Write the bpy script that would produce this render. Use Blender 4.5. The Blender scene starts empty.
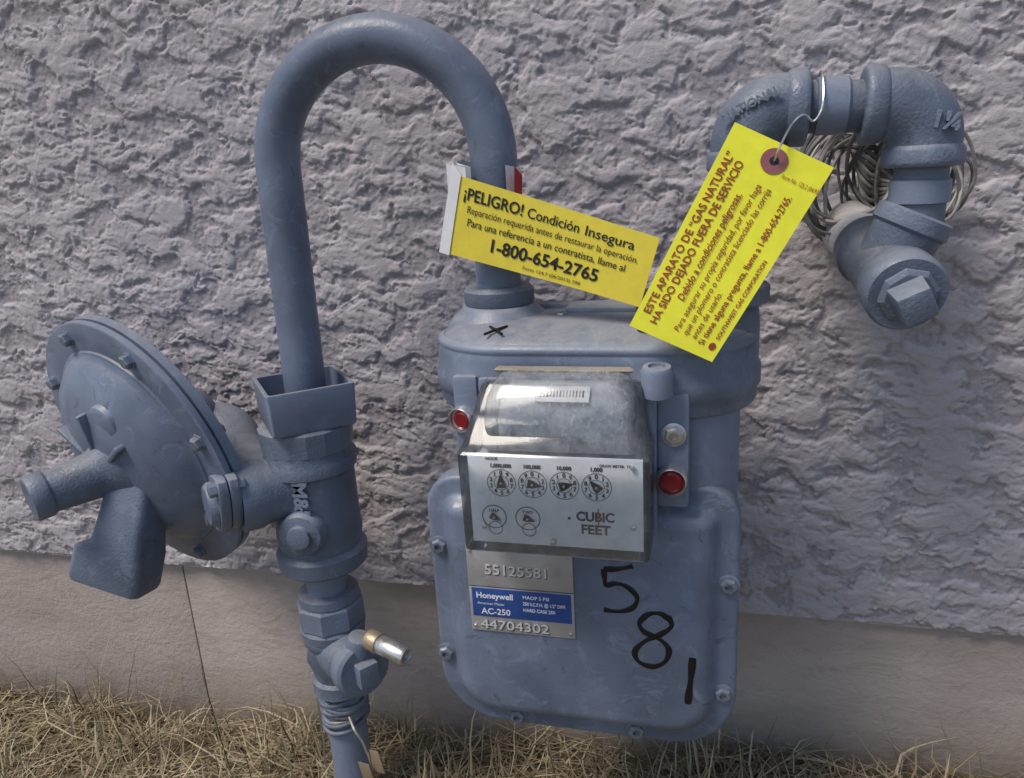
import bpy, bmesh, math, random
import numpy as np
from mathutils import Vector as V, Matrix
random.seed(4); rng=np.random.default_rng(7)
pi=math.pi; rad=math.radians
sc=bpy.context.scene
col=sc.collection

# ------------------------------------------------------------------ materials
def M(name):
    m=bpy.data.materials.new(name); m.use_nodes=True
    nt=m.node_tree; b=nt.nodes['Principled BSDF']
    return m,nt,b
def N(nt,t,**k):
    n=nt.nodes.new(t)
    for a,v in k.items():
        if a.startswith('_'): setattr(n,a[1:],v)
        else: n.inputs[a.replace('_',' ')].default_value=v
    return n
def ramp(nt,fac,stops,interp='LINEAR'):
    n=nt.nodes.new('ShaderNodeValToRGB'); n.color_ramp.interpolation=interp
    e=n.color_ramp.elements
    while len(e)<len(stops): e.new(.5)
    for i,(p,c_) in enumerate(stops):
        e[i].position=p; e[i].color=(c_,c_,c_,1) if not isinstance(c_,tuple) else (*c_,1)
    nt.links.new(fac,n.inputs[0]); return n
def mix(nt,f,a,b):
    n=nt.nodes.new('ShaderNodeMix'); n.data_type='RGBA'
    for s,v in ((0,f),(6,a),(7,b)):
        if hasattr(v,'links'): nt.links.new(v,n.inputs[s])
        elif s==0: n.inputs[0].default_value=v
        else: n.inputs[s].default_value=(*v,1)
    return n.outputs[2]
def mth(nt,op,a,b=None,c_=None):
    n=nt.nodes.new('ShaderNodeMath'); n.operation=op
    for i,v in enumerate((a,b,c_)):
        if v is None: continue
        if hasattr(v,'links'): nt.links.new(v,n.inputs[i])
        else: n.inputs[i].default_value=v
    return n.outputs[0]
def noise(nt,vec,scale,detail=3,rough=.5,dist=0):
    n=nt.nodes.new('ShaderNodeTexNoise'); n.inputs['Scale'].default_value=scale
    n.inputs['Detail'].default_value=detail; n.inputs['Roughness'].default_value=rough; n.inputs['Distortion'].default_value=dist
    if vec is not None: nt.links.new(vec,n.inputs['Vector'])
    return n

def paint(name,c0,rough=.38,dust=.5,coarse=1.0,met=0.0,scuff=.5):
    m,nt,b=M(name); L=nt.links.new
    g=N(nt,'ShaderNodeNewGeometry'); pos=g.outputs['Position']
    n1=noise(nt,pos,11,2,.6); n3=noise(nt,pos,330,1,.6); n4=noise(nt,pos,34,4,.75,1.2)
    sep=nt.nodes.new('ShaderNodeSeparateColor'); L(n4.outputs['Color'],sep.inputs[0])
    dark=tuple(x*.78 for x in c0); lite=tuple(min(1,x*1.18+.012) for x in c0)
    r1=ramp(nt,n1.outputs[0],[(.35,0.0),(.68,1.0)])
    cc=mix(nt,r1.outputs[0],dark,lite)
    r2=ramp(nt,sep.outputs[1],[(.54,0.0),(.66,.8)])
    cc=mix(nt,mth(nt,'MULTIPLY',r2.outputs[0],scuff),cc,tuple(min(1,x*1.45+.05) for x in c0))
    r4=ramp(nt,n4.outputs[0],[(.60,0.0),(.66,.9)])
    cc=mix(nt,mth(nt,'MULTIPLY',r4.outputs[0],.5),cc,(c0[0]*.55,c0[1]*.40,c0[2]*.30))
    pt=ramp(nt,g.outputs['Pointiness'],[(.53,0.0),(.60,.55)])
    cc=mix(nt,pt.outputs[0],cc,tuple(min(1,x*1.5+.06) for x in c0))
    sx=nt.nodes.new('ShaderNodeSeparateXYZ'); L(g.outputs['Normal'],sx.inputs[0])
    up=ramp(nt,sx.outputs[2],[(.35,0.0),(.95,1.0)])
    dn=ramp(nt,sep.outputs[2],[(.3,.2),(.62,1.0)])
    d=mth(nt,'MULTIPLY',mth(nt,'MULTIPLY',up.outputs[0],dn.outputs[0]),dust)
    cc=mix(nt,d,cc,(.36,.35,.345))
    L(cc,b.inputs['Base Color'])
    rr=ramp(nt,sep.outputs[1],[(.3,rough-.06),(.72,rough+.25)]); L(rr.outputs[0],b.inputs['Roughness'])
    b.inputs['Metallic'].default_value=met
    bp=N(nt,'ShaderNodeBump',Strength=.35,Distance=.0006*coarse)
    L(n3.outputs[0],bp.inputs['Height']); L(bp.outputs[0],b.inputs['Normal'])
    return m
PAINT=paint('blue_grey_enamel',(.134,.168,.240),.34,.45)
CAST=paint('blue_grey_cast_iron',(.116,.146,.206),.38,.5,3.2)
PAINTD=paint('blue_grey_dark',(.082,.106,.150),.45,.5,2.5)
LIDP=paint('lid_enamel',(.144,.178,.248),.36,.65)
SCREW=paint('screw_painted',(.17,.20,.25),.32,.3,1,.5)
METAL=paint('bare_steel',(.55,.55,.55),.28,.2,1,.9,.3)
PLATEM=paint('nameplate_aluminium',(.42,.42,.43),.42,.1,.6,.6,.3)
BRASS=paint('old_brass',(.34,.27,.18),.4,.3,1,.6)
def simple(name,c0,rough=.5,met=0,var=.12,spec=.5):
    m,nt,b=M(name); g=N(nt,'ShaderNodeNewGeometry'); n=noise(nt,g.outputs['Position'],70,3,.6)
    r_=ramp(nt,n.outputs[0],[(.3,0.0),(.7,1.0)])
    cc=mix(nt,r_.outputs[0],tuple(x*(1-var) for x in c0),tuple(min(1,x*(1+var)) for x in c0))
    nt.links.new(cc,b.inputs['Base Color']); b.inputs['Roughness'].default_value=rough; b.inputs['Metallic'].default_value=met
    b.inputs['Specular IOR Level'].default_value=spec
    return m
YEL=simple('tag_yellow_vinyl',(.78,.64,.06),.38,0,.06)
YEL2=simple('tag_yellow_card',(.82,.80,.035),.5,0,.06)
WHITE=simple('white_vinyl',(.74,.74,.76),.45,0,.05)
INK=simple('black_ink',(.012,.012,.014),.45)
MARK=simple('black_marker',(.006,.006,.008),.35)
REDINK=simple('red_ink',(.30,.045,.015),.5)
REDRING=simple('red_brown_eyelet',(.26,.09,.10),.6)
REDP=simple('red_seal',(.20,.007,.012),.3)
BLUE=simple('label_blue',(.025,.07,.27),.35)
DIALW=simple('dial_plate_white',(.76,.79,.83),.5,0,.08)
MODG=simple('module_grey',(.33,.36,.40),.5,0,.30)
WIREG=simple('wire_grey',(.13,.125,.12),.55,0,.4)
WIREB=simple('wire_light',(.30,.285,.27),.5,0,.3)
WIRES=simple('wire_steel',(.26,.25,.24),.5,.5,.25)
TAPE=paint('tape_wrap_white',(.55,.53,.53),.6,.3,3)
LTEXT=simple('label_text_white',(.78,.80,.85),.5)
DUSTB=paint('dusty_gasket',(.24,.20,.15),.8,.4,2)
def clear(name,dirt,base,sc_=26):
    m,nt,b=M(name); nt.nodes.remove(b); out=nt.nodes['Material Output']; L=nt.links.new
    tr=N(nt,'ShaderNodeBsdfTransparent'); tr.inputs[0].default_value=(.97,.975,.98,1)
    gl=N(nt,'ShaderNodeBsdfGlossy'); gl.inputs['Roughness'].default_value=.10
    df=N(nt,'ShaderNodeBsdfDiffuse'); df.inputs[0].default_value=(*base,1)
    g=N(nt,'ShaderNodeNewGeometry'); n=noise(nt,g.outputs['Position'],sc_,6,.82,.2)
    mp=N(nt,'ShaderNodeMapping'); mp.inputs['Scale'].default_value=(1,1,.12); mp.inputs['Rotation'].default_value=(0,.5,0); L(g.outputs['Position'],mp.inputs[0])
    n2=noise(nt,mp.outputs[0],320,2,.6)
    r_=ramp(nt,n.outputs[0],[(.36,dirt*.3),(.66,min(1,dirt*1.7))])
    r2=ramp(nt,n2.outputs[0],[(.62,0.0),(.70,dirt*.9)])
    m1=N(nt,'ShaderNodeMixShader'); L(mth(nt,'ADD',r_.outputs[0],r2.outputs[0]),m1.inputs[0]); L(tr.outputs[0],m1.inputs[1]); L(df.outputs[0],m1.inputs[2])
    fr=N(nt,'ShaderNodeFresnel',IOR=1.49)
    m2=N(nt,'ShaderNodeMixShader'); L(fr.outputs[0],m2.inputs[0]); L(m1.outputs[0],m2.inputs[1]); L(gl.outputs[0],m2.inputs[2])
    L(m2.outputs[0],out.inputs['Surface']); return m
CLEAR=clear('clear_polycarbonate',.07,(.66,.68,.70))
HOOD=clear('weathered_hood',.23,(.64,.66,.69),60)

# ------------------------------------------------------------------ mesh helpers
def empty(name):
    e=bpy.data.objects.new(name,None); col.objects.link(e); e.empty_display_size=.05; return e
def obj(name,verts,faces,mat,parent=None,sharp=38,smooth=True):
    me=bpy.data.meshes.new(name); me.from_pydata([tuple(v) for v in verts],[],faces)
    bm=bmesh.new(); bm.from_mesh(me); bmesh.ops.recalc_face_normals(bm,faces=bm.faces); bm.to_mesh(me); bm.free()
    if smooth:
        me.polygons.foreach_set('use_smooth',[True]*len(me.polygons)); me.set_sharp_from_angle(angle=rad(sharp))
    me.materials.append(mat)
    o=bpy.data.objects.new(name,me); col.objects.link(o); o.parent=parent; return o
def frame(ax,ref=None):
    ax=V(ax).normalized(); ref=V(ref) if ref else (V((0,0,1)) if abs(ax.z)<.9 else V((0,1,0)))
    a=(ref-ax*ref.dot(ax)).normalized(); return ax,a,ax.cross(a)
def rings(name,rs,mat,parent,closed_ends=True,sharp=38,loop=False):
    n=len(rs[0]); vs=[p for r_ in rs for p in r_]; fs=[]
    K=len(rs)
    for i in range(K-1 if not loop else K):
        for j in range(n):
            k=(j+1)%n; i2=(i+1)%K
            fs.append((i*n+j,i*n+k,i2*n+k,i2*n+j))
    if closed_ends and not loop:
        fs.append(tuple(range(n))); fs.append(tuple(range((K-1)*n,K*n)))
    return obj(name,vs,fs,mat,parent,sharp)
def lathe(name,parent,mat,o,ax,prof,seg=36,rot=0,sharp=38,ref=None):
    o=V(o); ax,a,b=frame(ax,ref); rs=[]
    for t,r_ in prof:
        rs.append([o+ax*t+(a*math.cos(rot+2*pi*j/seg)+b*math.sin(rot+2*pi*j/seg))*max(r_,1e-5) for j in range(seg)])
    return rings(name,rs,mat,parent,True,sharp)
def cyl(name,parent,mat,p0,p1,r_,seg=32,bev=.0015,rot=0,ref=None):
    p0=V(p0);p1=V(p1);L_=(p1-p0).length; bev=min(bev,L_*.3,r_*.4)
    return lathe(name,parent,mat,p0,p1-p0,[(0,r_-bev),(bev*.3,r_-bev*.3),(bev,r_),(L_-bev,r_),(L_-bev*.3,r_-bev*.3),(L_,r_-bev)],seg,rot,30 if seg<9 else 50,ref)
def smoothpath(pts,sub=8):
    pts=[V(p) for p in pts]; out=[]
    for i in range(len(pts)-1):
        p0=pts[max(i-1,0)];p1=pts[i];p2=pts[i+1];p3=pts[min(i+2,len(pts)-1)]
        for k in range(sub):
            t=k/sub
            out.append(.5*((2*p1)+(-p0+p2)*t+(2*p0-5*p1+4*p2-p3)*t*t+(-p0+3*p1-3*p2+p3)*t**3))
    out.append(pts[-1]); return out
def tube(name,parent,mat,pts,r_,seg=24,cap=True):
    pts=[V(p) for p in pts]; rs=[]; prev=None
    for i,p in enumerate(pts):
        d=(pts[min(i+1,len(pts)-1)]-pts[max(i-1,0)]).normalized()
        if prev is None: _,a,_=frame(d)
        else: a=(prev-d*prev.dot(d)).normalized()
        prev=a; b=d.cross(a); rr=r_[i] if isinstance(r_,(list,tuple)) else r_
        rs.append([p+(a*math.cos(2*pi*j/seg)+b*math.sin(2*pi*j/seg))*rr for j in range(seg)])
    return rings(name,rs,mat,parent,cap,50)
def box(name,parent,mat,c_,size,bev=.002,axes=None,seg=2,taper=None):
    bm=bmesh.new(); bmesh.ops.create_cube(bm,size=1)
    for v in bm.verts:
        v.co=V((v.co.x*size[0],v.co.y*size[1],v.co.z*size[2]))
        if taper: taper(v.co)
    if bev>0: bmesh.ops.bevel(bm,geom=bm.edges[:],offset=bev,segments=seg,affect='EDGES',profile=.6)
    if axes: R_=Matrix([axes[0],axes[1],axes[2]]).transposed()
    else: R_=Matrix.Identity(3)
    for v in bm.verts: v.co=R_@v.co+V(c_)
    me=bpy.data.meshes.new(name); bm.to_mesh(me); bm.free()
    me.polygons.foreach_set('use_smooth',[True]*len(me.polygons)); me.set_sharp_from_angle(angle=rad(40))
    me.materials.append(mat); o=bpy.data.objects.new(name,me); col.objects.link(o); o.parent=parent; return o
def rrect(cx,cy,hx,hy,rt,rb=None,n=10):
    rb=rt if rb is None else rb; out=[]
    for (sx,sy,a0,r_) in ((1,1,0,rt),(-1,1,pi/2,rt),(-1,-1,pi,rb),(1,-1,1.5*pi,rb)):
        r_=max(min(r_,hx*.999,hy*.999),.0005)
        for i in range(n+1):
            a=a0+pi/2*i/n; out.append((cx+sx*(hx-r_)+r_*math.cos(a),cy+sy*(hy-r_)+r_*math.sin(a)))
    return out
def text_mesh(body,size,bold=0,align='LEFT',extr=0,shear=0,space=1.0):
    cu=bpy.data.curves.new('txt','FONT'); cu.body=body; cu.size=size; cu.align_x=align; cu.offset=bold; cu.extrude=extr; cu.shear=shear
    cu.resolution_u=3; cu.space_character=space
    o=bpy.data.objects.new('txt',cu); col.objects.link(o)
    dg=bpy.context.evaluated_depsgraph_get(); dg.update()
    me=bpy.data.meshes.new_from_object(o.evaluated_get(dg)); bpy.data.objects.remove(o); return me
def text(name,parent,mat,body,o,xd,yd,size,bold=0,align='LEFT',extr=0,width=None,surf=None,shear=0,space=1.0):
    me=text_mesh(body,size,bold,align,extr,shear,space)
    if width and len(me.vertices):
        xs=[v.co.x for v in me.vertices]; w=max(xs)-min(xs); k=width/w
        for v in me.vertices: v.co.x*=k
    if surf:
        for v in me.vertices: v.co=surf(v.co.x+o[0],v.co.y+o[1],.0008)
    else:
        o=V(o);xd=V(xd).normalized();yd=V(yd).normalized();nd=xd.cross(yd)
        for v in me.vertices: v.co=o+xd*v.co.x+yd*v.co.y+nd*v.co.z
    me.materials.clear(); me.materials.append(mat)
    ob=bpy.data.objects.new(name,me); col.objects.link(ob); ob.parent=parent; return ob
def screw(name,parent,mat,o,ax,r_=.0075,h=.004,slot=True):
    lathe(name+'_washer',parent,mat,o,ax,[(0,r_*1.3),(.0012,r_*1.3),(.0018,r_*1.15)],20)
    lathe(name,parent,mat,V(o)+V(ax).normalized()*.001,ax,[(0,r_),(h*.6,r_),(h,r_*.8),(h*1.05,r_*.45),(h*.5,r_*.40)],6,random.random(),25)

# ------------------------------------------------------------------ camera
yaw,pit,rol=rad(15),rad(16.5),rad(3.4)
F=V((-math.sin(yaw)*math.cos(pit),math.cos(yaw)*math.cos(pit),-math.sin(pit)))
R0=V((math.cos(yaw),math.sin(yaw),0)); U0=R0.cross(F)
R=R0*math.cos(rol)-U0*math.sin(rol); U=U0*math.cos(rol)+R0*math.sin(rol)
cam=bpy.data.cameras.new('camera'); co=bpy.data.objects.new('camera',cam); col.objects.link(co)
mw=Matrix((R,U,-F)).transposed().to_4x4(); mw.translation=V((0,-.95,.8)); co.matrix_world=mw
cam.sensor_width=36; cam.lens=36*770/1024; cam.clip_start=.02; cam.clip_end=400
sc.camera=co

# ------------------------------------------------------------------ light
w=bpy.data.worlds.new('World'); sc.world=w; w.use_nodes=True
sv=V((-.50,-.46,1.10)).normalized()
sky=w.node_tree.nodes.new('ShaderNodeTexSky'); sky.sky_type='NISHITA'; sky.sun_disc=False
sky.sun_elevation=math.asin(sv.z); sky.sun_rotation=math.atan2(sv.x,sv.y)
bg=w.node_tree.nodes['Background']; bg.inputs[1].default_value=.125
w.node_tree.links.new(sky.outputs[0],bg.inputs[0])
sl=bpy.data.lights.new('sun','SUN'); sl.energy=2.7; sl.angle=rad(22); sl.color=(1,.91,.80)
so=bpy.data.objects.new('sun',sl); col.objects.link(so); so.rotation_euler=(-sv).to_track_quat('-Z','Y').to_euler(); so.location=(-2,-3,4)
sc.view_settings.view_transform='Standard'; sc.view_settings.look='None'; sc.view_settings.exposure=0; sc.view_settings.gamma=1

# ------------------------------------------------------------------ wall
wall=empty('stucco_house_wall')
def pnoise(x,y,seed=0):
    r=np.random.default_rng(seed); T=512; ang=r.random((T,T))*2*pi
    gxx,gyy=np.cos(ang),np.sin(ang)
    xi=np.floor(x).astype(int); yi=np.floor(y).astype(int); fx=x-xi; fy=y-yi
    def g(a,b): 
        i=(xi+a)%T; j=(yi+b)%T; return gxx[i,j]*(fx-a)+gyy[i,j]*(fy-b)
    u=fx*fx*fx*(fx*(fx*6-15)+10); v=fy*fy*fy*(fy*(fy*6-15)+10)
    return ((g(0,0)*(1-u)+g(1,0)*u)*(1-v)+(g(0,1)*(1-u)+g(1,1)*u)*v)*1.5
def fbm(x,y,o,seed,rough=.5):
    s=0;a=1;t=0
    for k in range(o): s=s+a*pnoise(x*2**k+k*7.3,y*2**k+k*3.1,seed+k); t+=a; a*=rough
    return s/t
def sst(a,b,x): t=np.clip((x-a)/(b-a),0,1); return t*t*(3-2*t)
def stucco_h(x,z):
    wx=fbm(x*18,z*18,3,11,.6)*.022; wz=fbm(x*18,z*18,3,31,.6)*.018
    X=x+wx+.25*z; Z=z+wz
    n=fbm(X*17,Z*27,5,51,.55)
    n2=fbm(X*33+5,Z*52,4,71,.55)
    # knocked-down flats with torn, slightly curled edges over a sandy base
    h=sst(-.085,-.035,n)*.0024+np.exp(-((n+.022)/.022)**2)*.0006
    h+=sst(.075,.115,n)*.0012
    h+=sst(-.03,.02,n2)*.0010
    h+=n*.0015
    flat=sst(-.08,.02,n)
    h+=fbm(x*120,z*140,4,101,.75)*(.0020-.0010*flat)
    return h
def stucco_mat():
    m,nt,b=M('stucco'); L=nt.links.new
    g=N(nt,'ShaderNodeNewGeometry'); p=g.outputs['Position']
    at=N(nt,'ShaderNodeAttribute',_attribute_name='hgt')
    big=noise(nt,p,3.5,3,.6); f=noise(nt,p,420,2,.7)
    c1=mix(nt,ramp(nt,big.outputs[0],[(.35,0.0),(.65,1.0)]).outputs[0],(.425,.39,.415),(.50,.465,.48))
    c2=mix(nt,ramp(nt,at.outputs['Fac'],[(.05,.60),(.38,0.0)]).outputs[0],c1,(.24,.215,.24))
    c3=mix(nt,ramp(nt,f.outputs[0],[(.55,0.0),(.7,.3)]).outputs[0],c2,(.62,.59,.60))
    L(c3,b.inputs['Base Color']); b.inputs['Roughness'].default_value=.85; b.inputs['Specular IOR Level'].default_value=.2
    bp=N(nt,'ShaderNodeBump',Strength=.6,Distance=.0014); L(f.outputs[0],bp.inputs['Height']); L(bp.outputs[0],b.inputs['Normal'])
    return m
def axis_samples(lo,hi,dlo,dhi,step,coarse):
    return np.unique(np.concatenate([np.arange(lo,dlo,coarse),np.arange(dlo,dhi,step),np.arange(dhi,hi+coarse,coarse)]))
def grid(name,xs,zs,fn,mat,parent,attr=None):
    X,Z=np.meshgrid(xs,zs); r_=fn(X.ravel(),Z.ravel()); av=None
    if isinstance(r_,tuple): r_,av=r_
    vs=r_.astype(np.float32)
    nx,nz=len(xs),len(zs); i=np.arange(nx-1)[None,:]+np.arange(nz-1)[:,None]*nx
    q=np.stack([i,i+1,i+1+nx,i+nx],-1).reshape(-1,4)
    me=bpy.data.meshes.new(name); me.vertices.add(len(vs)); me.vertices.foreach_set('co',vs.ravel())
    me.loops.add(q.size); me.loops.foreach_set('vertex_index',q.ravel().astype(np.int32))
    me.polygons.add(len(q)); me.polygons.foreach_set('loop_start',np.arange(0,q.size,4,dtype=np.int32)); me.polygons.foreach_set('loop_total',np.full(len(q),4,dtype=np.int32))
    me.polygons.foreach_set('use_smooth',np.ones(len(q),dtype=bool))
    me.update(calc_edges=True)
    if av is not None:
        a=me.attributes.new('hgt','FLOAT','POINT'); a.data.foreach_set('value',av.astype(np.float32))
    me.materials.append(mat)
    o=bpy.data.objects.new(name,me); col.objects.link(o); o.parent=parent; return o
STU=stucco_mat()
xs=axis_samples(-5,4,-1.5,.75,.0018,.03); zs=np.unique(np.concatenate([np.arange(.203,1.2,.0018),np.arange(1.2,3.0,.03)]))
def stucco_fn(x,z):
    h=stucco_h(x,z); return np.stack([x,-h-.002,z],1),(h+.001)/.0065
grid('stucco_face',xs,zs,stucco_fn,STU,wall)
def conc_mat():
    m,nt,b=M('painted_concrete'); L=nt.links.new
    g=N(nt,'ShaderNodeNewGeometry'); p=g.outputs['Position']
    mp=N(nt,'ShaderNodeMapping'); mp.inputs['Scale'].default_value=(1,1,2.5); L(p,mp.inputs[0])
    n1=noise(nt,mp.outputs[0],4,4,.6); n2=noise(nt,p,120,3,.65); n3=noise(nt,mp.outputs[0],18,4,.7,1)
    c1=mix(nt,ramp(nt,n1.outputs[0],[(.35,0.0),(.65,1.0)]).outputs[0],(.385,.325,.29),(.47,.40,.36))
    c1=mix(nt,ramp(nt,n3.outputs[0],[(.52,0.0),(.68,.6)]).outputs[0],c1,(.32,.265,.23))
    sx=nt.nodes.new('ShaderNodeSeparateXYZ'); L(p,sx.inputs[0])
    dz=mth(nt,'ADD',mth(nt,'SUBTRACT',sx.outputs[2],mth(nt,'MULTIPLY',sx.outputs[0],.06)),mth(nt,'MULTIPLY',n3.outputs[0],.12))
    c1=mix(nt,ramp(nt,dz,[(.02,.75),(.13,0.0)]).outputs[0],c1,(.24,.19,.14))
    L(c1,b.inputs['Base Color']); b.inputs['Roughness'].default_value=.85
    bp=N(nt,'ShaderNodeBump',Strength=.7,Distance=.0025); L(mth(nt,'ADD',n2.outputs[0],n3.outputs[0]),bp.inputs['Height']); L(bp.outputs[0],b.inputs['Normal'])
    return m
CONC=conc_mat()
def found(name,x0,x1,zt):
    box(name,wall,CONC,((x0+x1)/2,.008+.1,(zt-.5)/2),(x1-x0,.2,zt+.5),.003)
found('foundation_a',-5,-.8362,.203); found('foundation_b',-.8348,4,.203)
box('foundation_joint',wall,simple('joint_dark',(.10,.09,.08),.9),(-.8355,.112,-.15),(.006,.2,.69),.0)
box('stucco_edge',wall,CONC,(-.5,.0035,.2005),(9,.008,.005),.0006)
box('wall_core',wall,CONC,(-.5,.17,1.6),(9,.3,2.79),.0)

# ------------------------------------------------------------------ ground
def gz(x,y):
    return -.072+.075*np.tanh(x+.3)+.006*np.sin(x*9+y*5)+.005*np.sin(x*23-y*17)
def soil_mat():
    m,nt,b=M('dry_soil'); L=nt.links.new; g=N(nt,'ShaderNodeNewGeometry'); p=g.outputs['Position']
    mp=N(nt,'ShaderNodeMapping'); mp.inputs['Scale'].default_value=(1,3,1); mp.inputs['Rotation'].default_value=(0,0,.6); L(p,mp.inputs[0])
    n1=noise(nt,p,14,4,.65); n2=noise(nt,mp.outputs[0],120,3,.7,1)
    c1=mix(nt,ramp(nt,n1.outputs[0],[(.35,0.0),(.65,1.0)]).outputs[0],(.10,.075,.05),(.23,.175,.115))
    c1=mix(nt,ramp(nt,n2.outputs[0],[(.5,0.0),(.62,1.0)]).outputs[0],c1,(.32,.26,.17))
    L(c1,b.inputs['Base Color']); b.inputs['Roughness'].default_value=.95
    bp=N(nt,'ShaderNodeBump',Strength=.8,Distance=.008); L(mth(nt,'ADD',n1.outputs[0],n2.outputs[0]),bp.inputs['Height']); L(bp.outputs[0],b.inputs['Normal'])
    return m
gx=np.unique(np.concatenate([np.linspace(-60,-3,20),np.arange(-3,2,.03),np.linspace(2,60,20)]))
gy=np.unique(np.concatenate([np.linspace(-80,-2,20),np.arange(-2,.05,.03),[.2]]))
grid('ground',gx,gy,lambda x,y:np.stack([x,y,gz(x,y)],1),soil_mat(),None)
def grass_mat():
    m,nt,b=M('dry_straw'); L=nt.links.new
    at=N(nt,'ShaderNodeAttribute',_attribute_name='rnd')
    r_=ramp(nt,at.outputs['Fac'],[(0,(.11,.08,.045)),(.35,(.25,.19,.11)),(.75,(.41,.335,.20)),(.94,(.57,.50,.35)),(.98,(.14,.16,.065))])
    L(r_.outputs[0],b.inputs['Base Color']); b.inputs['Roughness'].default_value=.7
    return m
def grass(n):
    nc=260; cx=rng.uniform(-2.1,1.3,nc); cy=-.012-rng.beta(1,1.6,nc)*.9
    k=rng.integers(0,nc,n); loose=rng.random(n)<.42
    x=np.where(loose,rng.uniform(-2.1,1.3,n),cx[k]+rng.normal(0,.035,n))
    y=np.where(loose,-.01-rng.beta(1,1.7,n)*.95,cy[k]+rng.normal(0,.02,n)); y=np.minimum(y,-.004)
    L_=rng.gamma(4,.016,n)+.02; az=rng.uniform(0,2*pi,n)
    lean=np.where(rng.random(n)<.12,rng.uniform(0,.7,n),rng.uniform(1.05,1.62,n))
    wd=rng.uniform(.0006,.0018,n)
    curve=rng.uniform(-.1,.7,n); S=5
    pos=np.stack([x,y,gz(x,y)+rng.uniform(-.002,.022,n)],1)
    vs=[];az2=az.copy()
    for s in range(S):
        w_=wd*(1-.85*(s/(S-1))**2)
        side=np.stack([-np.sin(az2),np.cos(az2),np.zeros(n)],1)
        vs.append(pos-side*w_[:,None]); vs.append(pos+side*w_[:,None])
        th=lean+curve*(s/(S-1))
        step=L_/(S-1)
        pos=pos+np.stack([np.cos(az2)*np.sin(th),np.sin(az2)*np.sin(th),np.cos(th)],1)*step[:,None]
        pos[:,1]=np.minimum(pos[:,1],-.001); g_=gz(pos[:,0],pos[:,1])+.002; pos[:,2]=np.maximum(pos[:,2],g_)
        az2=az2+rng.normal(0,.35,n)
    Vs=np.stack(vs,1).reshape(-1,3); b0=(np.arange(n)*2*S)[:,None]
    q=np.concatenate([b0+np.array([2*s,2*s+1,2*s+3,2*s+2])[None,:] for s in range(S-1)],0)
    me=bpy.data.meshes.new('dry_grass'); me.vertices.add(len(Vs)); me.vertices.foreach_set('co',Vs.astype(np.float32).ravel())
    me.loops.add(q.size); me.loops.foreach_set('vertex_index',q.ravel().astype(np.int32))
    me.polygons.add(len(q)); me.polygons.foreach_set('loop_start',np.arange(0,q.size,4,dtype=np.int32)); me.polygons.foreach_set('loop_total',np.full(len(q),4,dtype=np.int32))
    me.update(calc_edges=True)
    at=me.attributes.new('rnd','FLOAT','POINT'); at.data.foreach_set('value',np.repeat(rng.random(n),2*S).astype(np.float32))
    me.materials.append(grass_mat()); o=bpy.data.objects.new('dry_grass',me); col.objects.link(o)
grass(36000)

# ------------------------------------------------------------------ riser, tee
rx,ry=-.479,-.15
RS=empty('gas_riser_pipe')
def vl(name,prof,mat=CAST,seg=36,rot=0,parent=RS,x=rx,y=ry,sharp=38): return lathe(name,parent,mat,(x,y,0),(0,0,1),prof,seg,rot,sharp)
vl('lower_pipe',[(-.2,.0265),(.14,.0265)],PAINT)
vl('upper_pipe',[(.24,.0265),(.34,.0265)],PAINT)
vl('coupling_nut',[(.212,.034),(.216,.041),(.228,.043),(.232,.040)],CAST)
vl('coupling_hex',[(.231,.040),(.234,.0445),(.262,.0445),(.265,.041)],CAST,8,.2,sharp=20)
vl('coupling_top',[(.264,.037),(.267,.040),(.277,.039),(.280,.034)],CAST)
vl('union_collar',[(.314,.032),(.317,.052),(.321,.056),(.340,.0575),(.345,.054),(.347,.048)])
vl('tee_body',[(.345,.050),(.362,.054),(.385,.0525),(.448,.0525),(.452,.057),(.466,.058),(.472,.054),(.482,.054)])
vl('top_collar',[(.476,.046),(.479,.055),(.500,.057),(.507,.057),(.511,.050)],CAST,16,.1,sharp=20)
def cup():
    rs=[]; rot=rad(40)
    def sq(z,h,r_): 
        return [V((rx+.004+x*math.cos(rot)-y*math.sin(rot),ry+x*math.sin(rot)+y*math.cos(rot),z)) for x,y in rrect(0,0,h,h,r_,n=3)]
    for z,h in ((.509,.040),(.510,.0475),(.513,.0495),(.559,.0515),(.5615,.051),(.562,.049),(.5615,.0465),(.53,.045)): rs.append(sq(z,h,.004))
    rings('square_socket',rs,PAINT,RS,True,35)
cup()
lathe('tee_boss',RS,CAST,(rx+.006,ry-.036,.385),(.12,-1,0),[(0,.028),(.022,.028),(.026,.025),(.028,.015),(.033,.014),(.034,.010)],24)
text('cast_letters',RS,CAST,'M&H',(rx+.004,ry-.0535,.452),(0,0,-1),(1,0,0),.026,.0008,'LEFT',.0015)
lathe('tee_arm',RS,CAST,(rx,ry,.432),(-.72,-.70,.01),[(0,.040),(.062,.040),(.070,.043),(.092,.043)],30)
for k in range(11):
    z=.074+k*.0050; rr=.0285+.0016*(k%2); ph=random.uniform(0,6)
    pts=[(rx+rr*math.cos(a),ry+rr*math.sin(a),z+.007*math.sin(a+ph)) for a in [2*pi*i/30 for i in range(31)]]
    tube('wire_wrap_%d'%k,RS,(PAINT,PAINTD,WIRES,PAINTD)[k%4],pts,.0033,8)
tube('wire_twist',RS,WIRES,smoothpath([(rx+.02,ry-.026,.10),(rx+.034,ry-.040,.092),(rx+.044,ry-.042,.078),(rx+.050,ry-.045,.064)]),.0022,6)
ax=(V((.85,-.35,.25)).normalized(),V((.38,.92,0)).normalized(),V((-.25,.1,.96)).normalized())
box('brass_tag',RS,BRASS,(rx+.060,ry-.045,.052),(.026,.0018,.032),.0008,ax)
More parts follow.
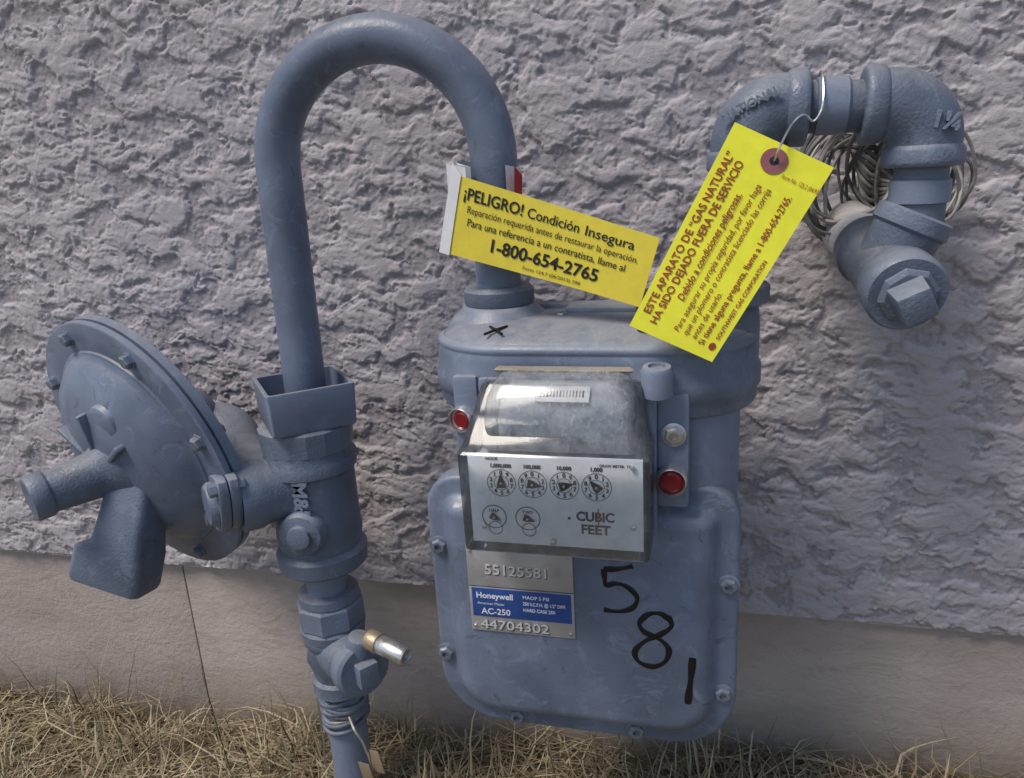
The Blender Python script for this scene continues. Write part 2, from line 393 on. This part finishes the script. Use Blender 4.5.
box('brass_tag_b',RS,BRASS,(rx+.048,ry-.050,.036),(.022,.0018,.028),.0008,ax)

SV=empty('shutoff_valve')
vl('valve_body',[(.125,.030),(.130,.037),(.148,.037),(.152,.033),(.162,.034),(.180,.040),(.200,.036),(.206,.040),(.214,.040),(.218,.034)],CAST,parent=SV)
va=V((.78,-.62,.06)).normalized(); vo=V((rx,ry,.192))
lathe('plug_boss',SV,CAST,vo,va,[(0,.034),(.050,.034),(.054,.032),(.058,.032),(.062,.036),(.080,.036),(.084,.032)],32)
box('plug_key',SV,CAST,vo+va*.090,(.018,.026,.030),.002,(va,V((0,0,1)).cross(va),V((0,0,1))))
lathe('wing_post',SV,CAST,vo+va*.065+V((0,0,.01)),(.25,-.1,1),[(0,.016),(.030,.016),(.036,.013),(.038,.006)],20)
sa=V((.93,-.30,-.12)).normalized(); s0=vo+va*.070+V((.020,0,.042))
lathe('lock_barrel',SV,METAL,s0,sa,[(0,.010),(.014,.0105),(.016,.0118),(.054,.0118),(.057,.0105),(.0575,.008),(.054,.007)],24)
cyl('lock_collar',SV,BRASS,s0-sa*.004,s0+sa*.015,.0130,20)

# ------------------------------------------------------------------ gooseneck
GN=empty('gooseneck_pipe')
xl,xr,cz_=-.4675,-.2195,.804; cx_=(xl+xr)/2; RR=(xr-xl)/2
pts=[(xl-.005*(1-i/8),ry,.50+(.803-.50)*i/8) for i in range(8)]+[(cx_-RR*math.cos(a),ry,cz_+RR*math.sin(a)) for a in [pi*i/36 for i in range(37)]]+[(xr-.003*i/6,ry,.803-(.803-.665)*i/6) for i in range(1,7)]
tube('bent_tube',GN,PAINT,pts,.0245,40)
lathe('swivel_nut',GN,PAINTD,(xr-.003,ry,.652),(0,0,1),[(0,.036),(.003,.038),(.016,.038),(.020,.034),(.021,.026)],28)

# ------------------------------------------------------------------ meter
MT=empty('gas_meter')
def hz(name,prof,cx,cy,hx,hy,r_,mat,sharp=38):
    return rings(name,[[V((x,y,z)) for x,y in rrect(cx,cy,hx-i,hy-i,r_-i,n=14)] for z,i in prof],mat,MT,True,sharp)
hz('case_body',[(.212,.03),(.205,.0+.012),(.220,.0),(.60,.0)],-.118,-.160,.148,.083,.05,PAINT)
hz('lid',[(.556,.014),(.558,.006),(.562,.0035),(.574,.0035),(.577,.000),(.592,.000),(.596,.0025),(.612,.003),(.622,.006),(.630,.012),(.636,.023),(.640,.042),(.643,.07)],-.119,-.165,.169,.092,.088,LIDP,60)
hz('lid_rim_bead',[(.613,.010),(.622,.0035),(.626,.0045),(.629,.010),(.622,.018)],-.119,-.165,.169,.092,.088,LIDP,60)
lathe('inlet_hump',MT,LIDP,(-.2225,-.150,.61),(0,0,1),[(0,.062),(.022,.058),(.032,.050),(.038,.042),(.042,.040),(.0425,.034)],36,sharp=60)
lathe('outlet_hump',MT,LIDP,(.002,-.160,.60),(0,0,1),[(0,.046),(.03,.046),(.044,.045),(.052,.043),(.056,.040),(.0565,.036)],36,sharp=60)
box('lid_badge',MT,LIDP,(-.112,-.140,.6440),(.075,.040,.008),.003)
box('lid_bridge',MT,LIDP,(-.115,-.112,.640),(.20,.022,.012),.005)
for (x,y) in ((-.150,-.170),(-.06,-.160),(-.06,-.225),(-.175,-.100)):
    screw('lid_screw',MT,SCREW,(x,y,.6405),(0,0,1),.0065)
for dx,dy in ((.0085,.0125),(.0090,-.0110)):
    c0=V((-.2065,-.2275,.6398)); d=V((dx,dy,0))
    tube('inked_x',MT,MARK,[c0-d+V((0,0,-.0018 if dy>0 else .0008)),c0,c0+d+V((0,0,.0008 if dy>0 else -.0018))],.0014,6)
def vplate(name,prof,cx,cz,hx,hzz,rt,rb,mat,sharp=38):
    return rings(name,[[V((x,y,z)) for x,z in rrect(cx,cz,hx-i,hzz-i,rt-i,rb-i,n=12)] for y,i in prof],mat,MT,True,sharp)
CC=(-.1300,.3350,.1625,.1520,.038,.068)
vplate('front_cover',[(-.212,.006),(-.214,.0015),(-.217,.0),(-.238,.0),(-.241,.0008),(-.243,.003),(-.2437,.006),(-.2437,.0175),(-.2450,.0205),(-.2500,.0245),(-.2560,.028),(-.2600,.033),(-.2615,.040)],*CC,PAINT,50)
vplate('cover_gasket',[(-.205,.004),(-.213,.004)],*CC,PAINTD)
for (x,z) in ((-.281,.405),(-.284,.270),(-.205,.1955),(-.071,.1955),(.019,.255),(.022,.383),(-.047,.476),(-.225,.476)):
    screw('cover_screw',MT,SCREW,(x,-.2435,z),(0,-1,0),.0086,.0055)
def stroke(name,pts,w_=.0027,y0=-.2618,sub=6):
    sp=smoothpath([(x,y0,z-.003) for x,z in pts],sub)
    o=tube(name,MT,MARK,sp,[w_*(1+.22*math.sin(i*.55)) for i in range(len(sp))],10)
    for v in o.data.vertices: v.co.y=y0+(v.co.y-y0)*.10
stroke('digit_five_bar',[(-.100,.404),(-.086,.405),(-.071,.4095)])
stroke('digit_five_bowl',[(-.100,.404),(-.0995,.394),(-.098,.386),(-.088,.3885),(-.076,.385),(-.067,.374),(-.072,.362),(-.086,.3565),(-.101,.357)])
stroke('digit_eight',[(-.035,.352),(-.044,.358),(-.056,.356),(-.065,.345),(-.060,.335),(-.046,.329),(-.036,.318),(-.039,.303),(-.052,.295),(-.066,.299),(-.070,.311),(-.060,.324),(-.044,.334),(-.033,.345),(-.037,.356)])
stroke('digit_one',[(-.012,.310),(-.0132,.29),(-.0150,.270),(-.0165,.254)],.0034)
# name plate
DIGSHADOW=simple('painted_digit_shadow',(.13,.13,.15),.4,.3)  # dark colour for the drop shadow painted behind the serial digits
box('nameplate_upper',MT,PLATEM,(-.188,-.2624,.3945),(.113,.0020,.047),.0006)
box('nameplate',MT,PLATEM,(-.188,-.2622,.343),(.113,.0016,.053),.0006)
box('nameplate_blue_band',MT,BLUE,(-.188,-.2631,.3515),(.107,.0008,.034),.0002)
STL=simple('stamped_face',(.74,.74,.76),.35,.3)
for i,(bd,o_,sz,wd) in enumerate((('55125581',(-.226,0,.386),.0165,.066),('44704302',(-.234,0,.3205),.0150,.075))):
    text('serial_shadow',MT,DIGSHADOW,bd,(o_[0]+.0010,-.26365-.00005*i,o_[2]-.0012),(1,0,0),(0,0,1),sz,.0003,'LEFT',0,wd)
    text('serial_digits',MT,STL,bd,(o_[0],-.2640,o_[2]),(1,0,0),(0,0,1),sz,.0001,'LEFT',.0002,wd)
yb=-.2637
text('label_maker',MT,LTEXT,'Honeywell',(-.237,yb,.3570),(1,0,0),(0,0,1),.0095,.00025,'LEFT',0,.040)
text('label_small',MT,LTEXT,'American Meter',(-.236,yb,.3492),(1,0,0),(0,0,1),.0045)
text('label_model',MT,LTEXT,'AC-250',(-.232,yb,.3380),(1,0,0),(0,0,1),.0100,.00015,'LEFT',0,.032)
for i,t in enumerate(('MAOP 5 PSI','250 S.C.F.H. @ 1/2" DIFF.','HARD CASE 250')):
    text('label_spec_%d'%i,MT,LTEXT,t,(-.186,yb,.3595-i*.0075),(1,0,0),(0,0,1),.0055,.0001,'LEFT',0,(.028,.046,.034)[i])
for sx,sz in ((-.240,.412),(-.136,.412),(-.240,.322),(-.136,.322)):
    cyl('plate_rivet',MT,METAL,(sx,-.2626,sz),(sx,-.2646,sz),.0020,12)
# index housing
box('index_back_plate',MT,LIDP,(-.1325,-.2585,.522),(.172,.010,.155),.004)
def zshell(name,secs,mat,nn=5):
    rs=[]
    for z,cx,hx,yf,r_ in secs:
        ybk=-.2635; cy=(yf+ybk)/2; hy=(ybk-yf)/2
        rs.append([V((x,y,z)) for x,y in rrect(cx,cy,hx,hy,.0015,r_,n=nn)])
    rings(name,rs,mat,MT,True,32)
cxm=-.1365
zshell('index_clear_box',[(.4465,cxm,.0855,-.3235,.004),(.4480,cxm,.0870,-.3250,.005),(.5440,cxm,.0880,-.3250,.005),(.5470,cxm,.0870,-.3225,.006),(.5500,cxm,.0855,-.3170,.008),(.5750,cxm+.001,.0815,-.2980,.010),(.5960,cxm+.002,.0765,-.2850,.010),(.6010,cxm+.002,.0730,-.2790,.008)],CLEAR)
box('dial_plate',MT,DIALW,(-.1365,-.313,.4965),(.162,.0015,.090),.0004)
box('index_works',MT,MODG,(-.1365,-.287,.4965),(.150,.044,.084),.004)
yd=-.3142
def disc_ring(name,cx,cz,r0,r1,y,mat):
    vs=[];fs=[];n=40
    for i in range(n):
        a=2*pi*i/n; vs+= [(cx+r0*math.cos(a),y,cz+r0*math.sin(a)),(cx+r1*math.cos(a),y,cz+r1*math.sin(a))]
    for i in range(n):
        j=(i+1)%n; fs.append((2*i,2*i+1,2*j+1,2*j))
    obj(name,vs,fs,mat,MT,smooth=False)
def pointer(cx,cz,a,L_,w_):
    d=V((math.sin(a),0,math.cos(a))); s=V((d.z,0,-d.x)); c0=V((cx,yd-.001,cz))
    obj('dial_pointer',[c0-d*L_*.5-s*w_,c0-d*L_*.5+s*w_,c0+s*w_*.9,c0+d*L_,c0-s*w_*.9],[(0,1,2,3,4)],INK,MT,smooth=False)
    cyl('dial_hub',MT,METAL,(cx,yd-.0005,cz),(cx,yd-.003,cz),.0012,12)
for i,(x,lab,ang) in enumerate(zip((-.186,-.1563,-.1266,-.0970),('1,000,000','100,000','10,000','1,000'),(.0,1.75,1.3,-.75))):
    z=.5135
    disc_ring('dial_ring',x,z,.0131,.0137,yd,INK)
    for k in range(10):
        a=2*pi*k/10*(1 if i%2 else -1)
        text('dial_number',MT,INK,str(k),(x+.0102*math.sin(a),yd,z+.0102*math.cos(a)-.0019),(1,0,0),(0,0,1),.0060,.0002,'CENTER')
    disc_ring('dial_inner',x,z,.0068,.0073,yd,INK)
    text('dial_label',MT,INK,lab,(x,yd,z+.0155),(1,0,0),(0,0,1),.0052,.00025,'CENTER')
    pointer(x,z,ang,.0095,.0044)
for (x,lab,ang) in ((-.195,'HALF',2.1),(-.1625,'TWO',1.9)):
    z=.4785
    disc_ring('test_dial',x,z,.0112,.0121,yd,INK); disc_ring('test_dial_in',x,z,.0020,.0024,yd,INK)
    text('test_label',MT,INK,lab,(x,yd,z+.005),(1,0,0),(0,0,1),.0042,.0001,'CENTER'); pointer(x,z,ang,.0080,.0036)
    disc_ring('seal_loop',x+.001,z-.011,.0062,.0069,yd-.0012,INK)
text('test_note',MT,INK,'HOUR',(-.200,yd,.536),(1,0,0),(0,0,1),.0042,.0001)
text('index_cubic',MT,INK,'CUBIC',(-.099,yd,.4795),(1,0,0),(0,0,1),.0130,.00045,'CENTER',0,.035)
text('index_feet',MT,INK,'FEET',(-.099,yd,.4665),(1,0,0),(0,0,1),.0130,.00045,'CENTER',0,.027)
obj('index_red_line',[(-.0965,yd-.0004,.476),(-.0955,yd-.0004,.476),(-.0955,yd-.0004,.493),(-.0965,yd-.0004,.493)],[(0,1,2,3)],simple('red_line',(.5,.02,.02)),MT,smooth=False)
obj('index_dot',[(-.1245,yd,.4800),(-.1220,yd,.4800),(-.1220,yd,.4825),(-.1245,yd,.4825)],[(0,1,2,3)],INK,MT,smooth=False)
text('index_note',MT,INK,'DRAW METER  TC',(-.094,yd,.5335),(1,0,0),(0,0,1),.0035,.0001)
cyl('index_screw',MT,METAL,(-.139,-.3145,.4565),(-.139,-.3175,.4565),.003,16)
for x,z in ((-.205,.4685),(-.064,.4755),(-.064,.534)):
    cyl('index_clip',MT,METAL,(x,-.3145,z),(x,-.3165,z),.0026,6,.0004)
# hood over the radio module
cxh=-.133
zshell('hood_clear_shell',[(.5450,cxh,.0715,-.3120,.010),(.5600,cxh,.0712,-.3105,.011),(.5750,cxh,.0705,-.3065,.012),(.5880,cxh,.0690,-.3000,.013),(.5980,cxh,.0660,-.2920,.014),(.6060,cxh,.0610,-.2830,.014),(.6100,cxh,.0540,-.2760,.012),(.6120,cxh,.0440,-.2710,.006)],HOOD,8)
zshell('hood_module',[(.5400,cxh,.0600,-.2980,.010),(.5700,cxh,.0595,-.2960,.010),(.5850,cxh,.0570,-.2890,.010),(.5950,cxh,.0530,-.2800,.010),(.6000,cxh,.0480,-.2740,.006)],MODG,6)
box('module_rib',MT,DIALW,(-.105,-.2990,.557),(.022,.003,.010),.001)
box('module_step',MT,PAINTD,(-.150,-.2992,.5515),(.080,.004,.006),.001)
la=(V((1,0,0)),V((0,.80,.6)),V((0,-.6,.80)))
box('hood_label',MT,WHITE,(-.130,-.2872,.5925),(.050,.018,.0010),.0002,la)
for k in range(14):
    x=-.150+k*.003; wb=random.choice([.0006,.001,.0014])
    box('barcode_%d'%k,MT,INK,(x,-.2878,.5932),(wb,.007,.0004),0,la)
zshell('hood_seat',[(.6080,cxh,.0640,-.2700,.012),(.6105,cxh,.0660,-.2720,.012),(.6125,cxh,.0630,-.2700,.010)],DUSTB)
# lugs with seals
box('lug_plate',MT,LIDP,(-.032,-.252,.528),(.030,.012,.115),.005)
screw('lug_screw',MT,METAL,(-.0315,-.2585,.546),(0,-1,0),.0090,.005)
lathe('seal_cup',MT,METAL,(-.033,-.256,.503),(0,-1,0),[(0,.0145),(.016,.0145),(.018,.0130),(.012,.0118)],28)
lathe('red_seal',MT,REDP,(-.033,-.262,.503),(0,-1,0),[(0,.0115),(.008,.0115),(.0105,.008),(.0095,.001)],24)
box('lug_plate_l',MT,LIDP,(-.234,-.252,.560),(.026,.012,.080),.005)
lathe('seal_cup_l',MT,METAL,(-.2355,-.252,.556),(-.3,-1,0),[(0,.0135),(.012,.0135),(.014,.0120),(.010,.0108)],28)
lathe('red_seal_l',MT,REDP,(-.2355,-.256,.556),(-.3,-1,0),[(0,.010),(.007,.010),(.009,.007),(.0085,.001)],24)
lathe('lock_post',MT,LIDP,(-.046,-.268,.588),(0,-.1,1),[(0,.0145),(.024,.0145),(.0275,.0125),(.028,.008),(.025,.007)],28)

# ------------------------------------------------------------------ outlet pipe
OP=empty('outlet_pipe')
ox,oy=.028,-.165
lathe('outlet_nut',OP,CAST,(ox-.01,oy,.652),(0,0,1),[(0,.034),(.003,.038),(.018,.038),(.022,.034)],8,sharp=20)
lathe('outlet_stub',OP,PAINT,(ox-.008,oy,.66),(.06,0,1),[(0,.0235),(.12,.0235)],30)
zc=.832
def elbow(name,p,a,b,Rb,r_):
    p=V(p);a=V(a);b=V(b); c0=p+a*Rb+b*Rb
    pts=[p+a*(Rb+.014)]+[c0-b*Rb*math.cos(t)-a*Rb*math.sin(t) for t in [pi/2*i/14 for i in range(15)]]+[p+b*(Rb+.014)]
    rr=[r_*(1+.05*math.sin(pi*i/(len(pts)-1))) for i in range(len(pts))]; tube(name+'_bend',OP,CAST,pts,rr,36)
    for d,nm in ((a,'a'),(b,'b')):
        o=p+d*(Rb+.002)
        lathe(name+'_band_'+nm,OP,CAST,o,d,[(-.002,r_-.001),(.001,r_+.0020),(.004,r_+.0034),(.013,r_+.0038),(.0165,r_+.003),(.018,r_-.0005),(.0182,r_-.007)],36,sharp=60)
elbow('elbow',(ox,oy,zc),(0,0,-1),(1,0,-.02),.034,.0305)
cyl('nipple',OP,PAINTD,(ox+.05,oy,zc-.001),(.142,oy,zc-.004),.0225)
lathe('nipple_collar',OP,PAINT,(ox+.060,oy,zc-.001),(1,0,-.02),[(0,.023),(.001,.0250),(.026,.0250),(.028,.023)],30)
tx=.181
elbow('elbow',(tx,oy,zc-.004),(-1,0,0.02),(0,0,-1),.034,.0305)
text('cast_size_mark',OP,CAST,'1¼',(tx-.004,oy-.0300,.808),(1,-.05,-.2),(.2,0,1),.019,.0007,'LEFT',.0022)
for nm,bd,p_,s_ in (('cast_mark_a','NATIONAL',(ox-.020,oy-.0290,.822),.0105),('cast_mark_b','SS',(ox-.006,oy-.0310,.806),.013)):
    text(nm,OP,CAST,bd,p_,(1,-.10,.45),(-.45,0,1),s_,.0003,'LEFT',.0016)
lathe('drop_nipple',OP,PAINTD,(tx,oy,.705),(0,0,1),[(0,.0225),(.08,.0225)],30)
lathe('drop_coupling',OP,PAINT,(tx,oy,.742),(0,0,1),[(0,.0235),(.001,.0255),(.020,.0255),(.0215,.0235)],30)
tf=V((.168,-.255,.663)); tb=V((.138,0.02,.724)); td=(tf-tb).normalized(); tcn=tb+td*(.190)
lathe('tee_barrel',OP,CAST,tcn,td,[(-.062,.026),(-.060,.033),(-.042,.034),(-.038,.031),(.03,.031),(.036,.0345),(.060,.0350),(.064,.0325),(.064,.024)],36)
cn=V((tx,oy,.734)); lathe('tee_neck',OP,CAST,cn,(tcn-cn),[(0,.030),(.002,.034),(.015,.0345),(.018,.031),(.05,.030)],32)
lathe('plug_flange',OP,PAINTD,tcn+td*.060,td,[(0,.025),(.007,.025),(.010,.021)],8,.2,sharp=20)
u_,a_,b_=frame(td)
def tap(v):
    k=1-.12*(v.x/.026+.5); v.y*=k; v.z*=k
box('plug_square',OP,CAST,tcn+td*.080,(.026,.031,.031),.0028,(td,a_*math.cos(.45)+b_*math.sin(.45),-a_*math.sin(.45)+b_*math.cos(.45)),2,tap)
lathe('wall_pipe',OP,TAPE,tb,td,[(0,.0265),(.05,.027),(.07,.031),(.09,.030),(.14,.027)],28)

WC=empty('wire_coil')
for k in range(26):
    lft=k%2
    c0=V(((.146 if lft else .193)+random.uniform(-.012,.012),-.050+random.uniform(-.03,.02),.762+random.uniform(-.014,.016)))
    r1=.052+random.uniform(-.010,.008); ph=random.uniform(0,6); rx2=r1*random.uniform(.75,1.1)
    n=30; tl=random.uniform(-.25,.25)
    pts=[c0+V((rx2*math.cos(2*pi*i/n+ph)+tl*r1*math.sin(2*pi*i/n+ph),.012*math.sin(2*pi*i/n*2+ph),r1*math.sin(2*pi*i/n+ph)*1.05+.002*math.sin(i*1.3+ph))) for i in range(n+2)]
    tube('loop_%d'%k,WC,(WIREG,WIREB,WIREG)[k%3],smoothpath(pts,2),random.choice([.0016,.0020,.0026]),6)
for k in range(8):
    a=(.120+k*.004,-.05,.80+random.uniform(-.01,.01)); b=(.205,-.06-k*.006,.735+k*.006)
    tube('strand_%d'%k,WC,WIREB if k%2 else WIREG,smoothpath([a,(.150,-.065,.79-k*.006),(.172,-.06,.770-k*.004),b]),.0024,6)

# ------------------------------------------------------------------ tags
def tag(parent,name,P00,P10,P11,P01,W,H,bow,mat,nx=24,ny=8,ripple=0):
    P00,P10,P11,P01=map(V,(P00,P10,P11,P01)); nrm=(P10-P00).cross(P01-P00).normalized()
    def S(x,y,h=0):
        u,v=x/W,y/H
        p=P00*(1-u)*(1-v)+P10*u*(1-v)+P11*u*v+P01*(1-u)*v
        return p+nrm*(bow*math.sin(pi*min(max(u,0),1))+ripple*math.sin(u*7+v*1.2)+h)
    vs=[S(W*i/nx,H*j/ny) for j in range(ny+1) for i in range(nx+1)]+[S(W*i/nx,H*j/ny,-.0006) for j in range(ny+1) for i in range(nx+1)]
    n1=(nx+1)*(ny+1); fs=[]
    for j in range(ny):
        for i in range(nx):
            a=j*(nx+1)+i; fs.append((a,a+1,a+nx+2,a+nx+1)); fs.append((n1+a,n1+a+nx+1,n1+a+nx+2,n1+a+1))
    edge=[i for i in range(nx+1)]+[j*(nx+1)+nx for j in range(1,ny+1)]+[ny*(nx+1)+i for i in range(nx-1,-1,-1)]+[j*(nx+1) for j in range(ny-1,0,-1)]
    for a,b in zip(edge,edge[1:]+edge[:1]): fs.append((a,b,n1+b,n1+a))
    obj(name,vs,fs,mat,parent,60); return S
T1=empty('warning_tag'); W1,H1=.208,.075
S1=tag(T1,'tag_face',(-.267,-.190,.713),(-.065,-.222,.660),(-.046,-.222,.724),(-.249,-.190,.790),W1,H1,-.003,YEL,ripple=.0008)
def t1(b,x,y,s,bold=0,w=None): text('print',T1,INK,b,(x,y,0),None,None,s,bold,'LEFT',0,w,S1)
t1('¡PELIGRO!',.012,.0555,.0160,.0003,.062); t1('Condición',.079,.0555,.0142,.0001,.053); t1('Insegura',.138,.0555,.0142,.0001,.049)
t1('Reparación requerida antes de restaurar la operación.',.018,.0435,.0098,0,.176)
t1('Para una referencia a un contratista, llame al',.020,.0315,.0105,.00005,.164)
t1('1-800-654-2765',.046,.0130,.0180,.0004,.112)
t1('Form 124.7 (06/2013) 298',.085,.0045,.0048,0,.060)
def band():
    cx2,cy2=xr,ry; vs=[];n=40
    for i in range(n+1):
        a=rad(250)-rad(300)*i/n
        r2=.0270+.012*max(0,math.cos(a-pi))**2
        x=cx2+r2*math.cos(a); y=cy2+r2*math.sin(a)
        if i==0: x,y=-.238,-.1905
        if i==1: x,y=-.2585,-.188
        zt=.786-.22*(x-cx2)+.004*i/n*2; wz=.074
        vs.append((x,y,zt-wz)); vs.append((x,y,zt+.006))
    fs=[(2*i,2*i+2,2*i+3,2*i+1) for i in range(n)]
    obj('wrap_band',vs,fs,WHITE,T1,60)
band()
obj('left_margin',[S1(-.006,-.001,.0006),S1(.006,-.001,.0012),S1(.007,H1+.001,.0012),S1(-.004,H1+.010,.0006)],[(0,1,2,3)],WHITE,T1,smooth=False)
obj('red_flash',[(-.193,-.178,.757),(-.188,-.166,.757),(-.186,-.166,.785),(-.191,-.178,.795)],[(0,1,2,3)],simple('red_print',(.5,.03,.03),.5),T1,smooth=False)

T2=empty('warning_tag'); W2,H2=.200,.093
S2=tag(T2,'tag_face',(.002,-.272,.620),(.102,-.205,.778),(.018,-.205,.821),(-.070,-.272,.653),W2,H2,.003,YEL2,ripple=.0008)
def t2(b,x,y,s,bold=0,w=None,sh=0): text('print',T2,REDINK,b,(x,y,0),None,None,s,bold,'LEFT',0,w,S2,sh)
t2('ESTE APARATO DE “GAS NATURAL”',.016,.0800,.0108,.00018,.158)
t2('HA SIDO DEJADO FUERA DE SERVICIO',.010,.0690,.0108,.00018,.160)
t2('Debido a condiciones peligrosas.',.038,.0570,.0098,.00012,.106,.2)
t2('_____________________________',.038,.0565,.0070,.0,.106)
t2('Para asegurar su propia seguridad, por favor haga',.012,.0455,.0088,.00002,.146,.2)
t2('que un plomero o contratista licenciado las corrija',.012,.0360,.0088,.00002,.146,.2)
t2('antes de usarlo.',.012,.0265,.0088,.00002,.046,.2)
t2('Si tiene alguna pregunta, llame a 1-800-654-2765.',.010,.0170,.0088,.00012,.150)
t2('SOUTHWEST GAS CORPORATION',.020,.0060,.0058,.0001,.080)
S_=[S2(.0125+.0035*math.cos(2*pi*i/16),.0085+.0035*math.sin(2*pi*i/16),.0008) for i in range(16)]
obj('logo_dot',S_,[tuple(range(16))],REDINK,T2,smooth=False)
me=text('form_number',T2,REDINK,'Form No. 125.2 (04/93)',(0,0,0),(1,0,0),(0,1,0),.0060,0)
hx,hy=.183,.0470
for v in me.data.vertices: v.co=S2(.172+v.co.z+v.co.y,.0350-v.co.x*.62,.0008)
def ringS(name,r0,r1,h,mat,n=32):
    vs=[];fs=[]
    for i in range(n):
        a=2*pi*i/n
        for r_ in (r0,r1): vs.append(S2(hx+r_*math.cos(a),hy+r_*math.sin(a),h))
    for i in range(n):
        j=(i+1)%n; fs.append((2*i,2*i+1,2*j+1,2*j))
    obj(name,vs,fs,mat,T2,smooth=False)
ringS('eyelet',.0042,.0118,.0010,REDRING); ringS('hole',.0001,.0042,.0009,INK)
h0=S2(hx,hy,.001)
tube('tie_wire',T2,METAL,smoothpath([h0,h0+V((.004,-.006,.012)),V((.066,-.202,.816)),V((.076,-.198,.824)),V((.084,-.196,.818)),V((.090,-.196,.826)),V((.092,-.192,.840)),V((.092,-.178,.857)),V((.092,-.160,.860)),V((.092,-.140,.845))]),.0010,6)

# ------------------------------------------------------------------ regulator
RG=empty('gas_pressure_regulator')
a_,b_=rad(20),rad(13)
n_=V((-math.sin(a_)*math.cos(b_),-math.cos(a_)*math.cos(b_),-math.sin(b_)))
O=V((-.698,-.172,.478))
RF=.176
lathe('diaphragm_case',RG,PAINT,O,n_,[(-.064,.03),(-.060,.060),(-.044,.090),(-.026,.120),(-.016,.136),(-.0145,.142),(-.014,RF-.002),(-.0125,RF),(-.002,RF),(-.001,RF-.005),(.001,RF-.005),(.002,RF),(.009,RF),(.0105,RF-.002),(.011,.140),(.0135,.1385),(.0145,.134),(.020,.130),(.032,.119),(.044,.099),(.052,.078),(.056,.060),(.060,.035),(.061,.010)],80,sharp=45)
_,e1,e2=frame(n_)
for k in range(8):
    t=2*pi*k/8+.25; p=O+(e1*math.cos(t)+e2*math.sin(t))*.158
    lathe('flange_bolt',RG,SCREW,p+n_*.0105,n_,[(0,.0105),(.0015,.0105),(.002,.0085),(.008,.0085),(.0095,.0065)],6,random.random(),25)
    lathe('flange_nut',RG,SCREW,p-n_*.014,-n_,[(0,.008),(.007,.008),(.008,.006)],6,random.random(),25)
to=O+n_*.045+V((.006,0,-.002)); ta=(n_+V((-.24,0,.12))).normalized()
lathe('spring_tower',RG,CAST,to,ta,[(-.01,.058),(.004,.050),(.016,.038),(.028,.0295),(.078,.0250),(.080,.0270),(.082,.0280),(.097,.0280),(.100,.026),(.101,.019)],32)
for k in (-.1,.9,5.3):
    d=(e1*math.cos(k)+e2*math.sin(k)); 
    box('rib',RG,CAST,O+n_*.054+d*.045,(.07,.007,.018),.003,(d,n_.cross(d),n_))
lathe('dome_pad',RG,PAINT,O+n_*.044+(e1*.065-e2*.035),n_,[(0,.026),(.006,.024),(.009,.018)],30)
sd=V((-.24,-.20,-1)).normalized(); su=sd.cross(V((0,-1,0))).normalized(); sw=su.cross(sd)
so_=O+n_*.058+V((.038,0,-.032))
rs=[]
for t,w_,d_,sx in ((-.03,.024,.016,0),(0,.030,.024,0),(.035,.032,.028,0),(.060,.035,.030,0),(.070,.047,.030,.010),(.110,.050,.027,.012),(.116,.048,.025,.012),(.118,.042,.019,.012)):
    rs.append([so_+sd*t+su*(x)*1+V((-sx,0,0))+sw*y for x,y in rrect(0,0,w_,d_,.010,n=5)])
rings('vent_snout',rs,CAST,RG,True,45)
lathe('vent_boss',RG,CAST,so_+sd*.07-sw*.026+V((-.012,-.01,0)),V((-.1,-1,-.1)),[(0,.020),(.012,.018),(.016,.014)],28)
bk=O-n_*.05
lathe('valve_body',RG,CAST,bk,-n_,[(-.01,.056),(.02,.050),(.035,.042),(.045,.032),(.050,.02)],32)
nk=bk-n_*.024+V((.0,0,-.016)); 
fx=V((-.68,-.73,.0)).normalized(); fl=V((-.5545,-.2250,.4325))
tube('body_neck',RG,CAST,smoothpath([nk,nk+V((.045,.005,-.006)),V((-.590,-.130,.448)),V((-.555,-.155,.440)),V((-.53,-.17,.434))],6),[.036]*25,28)
def flange(name,c0,t0,t1,kk=1):
    rs=[]; _,q1,q2=frame(fx); tilt=-.80
    d1=q1*math.cos(tilt)+q2*math.sin(tilt); d2=fx.cross(d1); out=[]
    for i in range(48):
        a=2*pi*i/48; ca,sa_=math.cos(a),math.sin(a)
        r_=kk/((abs(ca)/.056)**1.5+(abs(sa_)/.034)**1.5)**(1/1.5)
        out.append(d1*ca*r_+d2*sa_*r_)
    for t,k in ((t0,.97),(t0+.0015,1),(t1-.0015,1),(t1,.97)): rs.append([c0+fx*t+o_*k for o_ in out])
    rings(name,rs,CAST,RG,True,40); return d1
d1=flange('union_flange_a',fl,-.012,-.0005); flange('union_flange_b',fl,.0005,.012,.98)
lathe('union_cap',RG,CAST,fl,fx,[(0,.028),(.016,.027),(.021,.023),(.022,.014)],28)
for s_ in (1,-1):
    p=fl+d1*.041*s_
    lathe('union_bolt',RG,SCREW,p-fx*.020,fx,[(0,.005),(.001,.008),(.008,.008),(.010,.005),(.028,.005),(.0315,.0085),(.040,.0085),(.041,.006)],6,.3,25)
